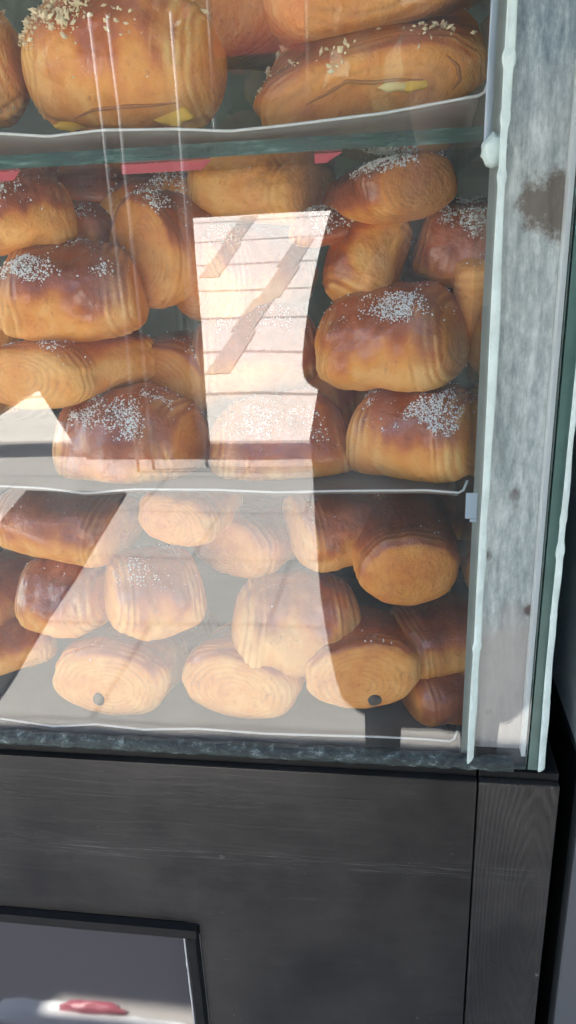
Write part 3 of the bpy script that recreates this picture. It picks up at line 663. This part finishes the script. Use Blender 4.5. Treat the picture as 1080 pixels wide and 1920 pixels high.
bn = tag(empty('street_banner', (a.x, -8.8, 0)), 'red banner between two posts above the paved slope, mirrored at the upper tier', 'banner')
bm = bmesh.new(); box(bm, (a.x, -8.83, b.z), (b.x, -8.80, a.z)); frombm('cloth', bm, M['banner'], bn)
for xx in (a.x-.04, b.x+.04):
    bm = bmesh.new(); tube(bm, [(xx, -8.82, top[2]-.1), (xx, -8.82, a.z+.1)], .03, 8); frombm('post', bm, M['darkwood'], bn, True)
sc = tag(empty('glare_blocker', (.5, -1.9, 0)), 'added dark screen standing behind the person', 'blocker')  # unseen dark board added to keep the mirror image dark here
bm = bmesh.new(); box(bm, (.02, -1.95, .0), (1.5, -1.90, 1.95), .006); frombm('board', bm, M['darkwood'], sc)
# white bag added on the ground for a bright reflection in the panel
def bag():
    e = tag(empty('added_bag', (-.44, -.28, 0)), 'white plastic bag with pink print added before the cabinet for the panel reflection', 'bag')
    bm = bmesh.new(); bmesh.ops.create_icosphere(bm, subdivisions=4, radius=1.)
    for v in bm.verts:
        d = v.co.copy(); k = 1+.3*noise.noise(d*1.7)+.12*noise.noise(d*5)
        v.co = Vector((-.52+d.x*.20*k*(1-.25*d.y), -.282+d.y*(.034-.012*d.x)*k, max(.003, .012+d.z*.014*k)))
    frombm('bag', bm, M['bag'], e, True)
    bm = bmesh.new(); bmesh.ops.create_icosphere(bm, subdivisions=3, radius=1.)
    for v in bm.verts:
        d = v.co.copy(); k = 1+.3*noise.noise(d*2)
        v.co = Vector((-.54+d.x*.065*k, -.308+d.y*.012*k, max(.004, .024+d.z*.014*k)))
    frombm('print', bm, M['pink'], e, True)
bag()

# ------------------------------------------------------------------ the customer taking the photograph
def person():
    e = tag(empty('person', (.12, -1.02, 0)), 'person in long dark coat holding up a phone before the case', 'person')
    X0, Y0 = .10, -1.0
    J = dict(pel=(0, 0, .95), wai=(0, .01, 1.10), che=(0, .0, 1.30), nec=(0, .01, 1.47), hd0=(0, .03, 1.55), hd1=(0, .035, 1.66),
             shl=(-.17, 0, 1.42), ell=(-.25, .05, 1.06), wrl=(-.13, .22, 1.26), hal=(-.13, .26, 1.31),
             shr=(.17, 0, 1.42), elr=(.29, .04, 1.14), wrr=(.04, .23, 1.27), har=(0., .27, 1.31),
             hil=(-.10, 0, .90), knl=(-.11, .03, .50), anl=(-.12, -.01, .09), tol=(-.13, .15, .04),
             hir=(.10, 0, .90), knr=(.11, .03, .50), anr=(.12, -.01, .09), tor=(.13, .15, .04))
    Rd = dict(pel=.15, wai=.135, che=.155, nec=.06, hd0=.085, hd1=.095, shl=.075, ell=.052, wrl=.034, hal=.03, shr=.075, elr=.052, wrr=.034, har=.03,
              hil=.095, knl=.065, anl=.048, tol=.035, hir=.095, knr=.065, anr=.048, tor=.035)
    E = [('pel', 'wai'), ('wai', 'che'), ('che', 'nec'), ('nec', 'hd0'), ('hd0', 'hd1'), ('che', 'shl'), ('shl', 'ell'), ('ell', 'wrl'), ('wrl', 'hal'),
         ('che', 'shr'), ('shr', 'elr'), ('elr', 'wrr'), ('wrr', 'har'), ('pel', 'hil'), ('hil', 'knl'), ('knl', 'anl'), ('anl', 'tol'), ('pel', 'hir'), ('hir', 'knr'), ('knr', 'anr'), ('anr', 'tor')]
    for hand, wr, sgn in (('hal', 'wrl', 1), ('har', 'wrr', -1)):
        h = Vector(J[hand])
        for i in range(5):
            k = f'{hand}f{i}'; off = Vector((sgn*(.012 if i == 4 else .020), .018, (.026-.017*i) if i < 4 else -.03))
            J[k] = tuple(h+off); Rd[k] = .010; J[k+'b'] = tuple(h+off+Vector((sgn*.028, .022 if i < 4 else .006, .004))); Rd[k+'b'] = .008
            E += [(hand, k), (k, k+'b')]
    keys = list(J); me = bpy.data.meshes.new('body')
    me.from_pydata([(X0+J[k][0], Y0+J[k][1], J[k][2]) for k in keys], [(keys.index(a), keys.index(b)) for a, b in E], [])
    o = link('body', me, [M['jacket'], M['trouser'], M['skin'], M['shoe']], e)
    md = o.modifiers.new('Skin', 'SKIN'); md.use_smooth_shade = True
    for k, sv in zip(keys, me.skin_vertices[0].data):
        r = Rd[k]; sv.radius = (r, r*.72) if k in ('pel', 'wai', 'che') else (r, r)
        sv.use_root = k == 'pel'
    ss = o.modifiers.new('Subdivision', 'SUBSURF'); ss.levels = 2; ss.render_levels = 2
    dg = bpy.context.evaluated_depsgraph_get(); ev = o.evaluated_get(dg); m2 = bpy.data.meshes.new_from_object(ev)
    o.modifiers.clear(); o.data = m2; m2.materials.clear()
    for k in ('jacket', 'trouser', 'skin', 'shoe'): m2.materials.append(M[k])
    for p in m2.polygons:
        c = p.center
        p.use_smooth = True
        p.material_index = 3 if c.z < .1 else 1 if c.z < .93 else 2 if (c.z > 1.49 or c.y > Y0+.225) else 0
    bm = bmesh.new(); bmesh.ops.create_icosphere(bm, subdivisions=3, radius=1.)
    for v in bm.verts:
        d = v.co.copy(); k = 1+.06*noise.noise(d*4)
        v.co = Vector((X0+d.x*.095*k, Y0+.0+d.y*.10*k, 1.665+d.z*.095*k))
    frombm('hair', bm, M['hair'], e, True)
    bm = bmesh.new(); rows = []
    for z, hw, hd in ((1.44, .13, .10), (1.40, .20, .125), (1.25, .225, .14), (1.08, .25, .15), (.93, .285, .17), (.75, .275, .175), (.55, .265, .18), (.40, .25, .18), (.30, .235, .175)):
        rows.append([bm.verts.new((X0+math.cos(6.2832*k/40)*hw*(1+.02*math.sin(k*2.1+z*9)), Y0+math.sin(6.2832*k/40)*hd*(1+.04*math.sin(k*1.7)), z)) for k in range(40)])
    for A, B in zip(rows, rows[1:]):
        for k in range(40): bm.faces.new((A[k], B[k], B[(k+1) % 40], A[(k+1) % 40]))
    bm.faces.new(rows[0])
    frombm('coat', bm, M['jacket'], e, True)
    for nm, loc, r, mt in (('nose', (0, .14, 1.60), (.014, .018, .022), 'skin'), ('eye', (-.032, .122, 1.63), (.012, .008, .008), 'hair'), ('eye', (.032, .122, 1.63), (.012, .008, .008), 'hair'), ('mouth', (0, .122, 1.555), (.024, .008, .006), 'pink')):
        bm = bmesh.new(); bmesh.ops.create_icosphere(bm, subdivisions=2, radius=1.)
        for v in bm.verts: v.co = Vector((X0+loc[0]+v.co.x*r[0], Y0+loc[1]+v.co.y*r[1], loc[2]+v.co.z*r[2]))
        frombm(nm, bm, M[mt], e, True)
person()
bm = bmesh.new(); c = CAM - fwd*.03
box(bm, (-.036, -.006, -.08), (.036, .004-.002, .074), .004)
ph = frombm('phone', bm, M['rim']); ph.matrix_world = Matrix.Translation(Vector((.02, -.63, 1.335))) @ Matrix.Rotation(YAW, 4, 'Z') @ Matrix.Rotation(-PITCH, 4, 'X')
tag(ph, 'black phone held up by the person in the long dark coat', 'phone')

# ------------------------------------------------------------------ light
w = bpy.data.worlds.new('World'); S.world = w; w.use_nodes = True; nt = w.node_tree
bg = nt.nodes['Background']; sk = nt.nodes.new('ShaderNodeTexSky'); sk.sky_type = 'NISHITA'; sk.sun_disc = False
EL = R(58); to_sun = Vector((-1., .03, 0)).normalized()*math.cos(EL)+Vector((0, 0, math.sin(EL)))
sk.sun_elevation = EL; sk.sun_rotation = math.atan2(to_sun.x, to_sun.y)
nt.links.new(sk.outputs[0], bg.inputs[0]); bg.inputs[1].default_value = .12
sd = bpy.data.lights.new('sun', 'SUN'); sd.energy = 4.6; sd.angle = R(.5); sd.color = (1, .95, .87)
so = bpy.data.objects.new('sun', sd); COL.objects.link(so); so.rotation_euler = (-to_sun).to_track_quat('-Z', 'Y').to_euler()
vs = S.view_settings; vs.view_transform = 'Standard'; vs.look = 'None'; vs.exposure = 2.9; vs.gamma = 1; vs.use_curve_mapping = False
S.render.engine = 'CYCLES'
cy = S.cycles; cy.max_bounces = 14; cy.transparent_max_bounces = 24; cy.glossy_bounces = 5; cy.diffuse_bounces = 5; cy.use_denoising = True
cy.sample_clamp_indirect = 6.
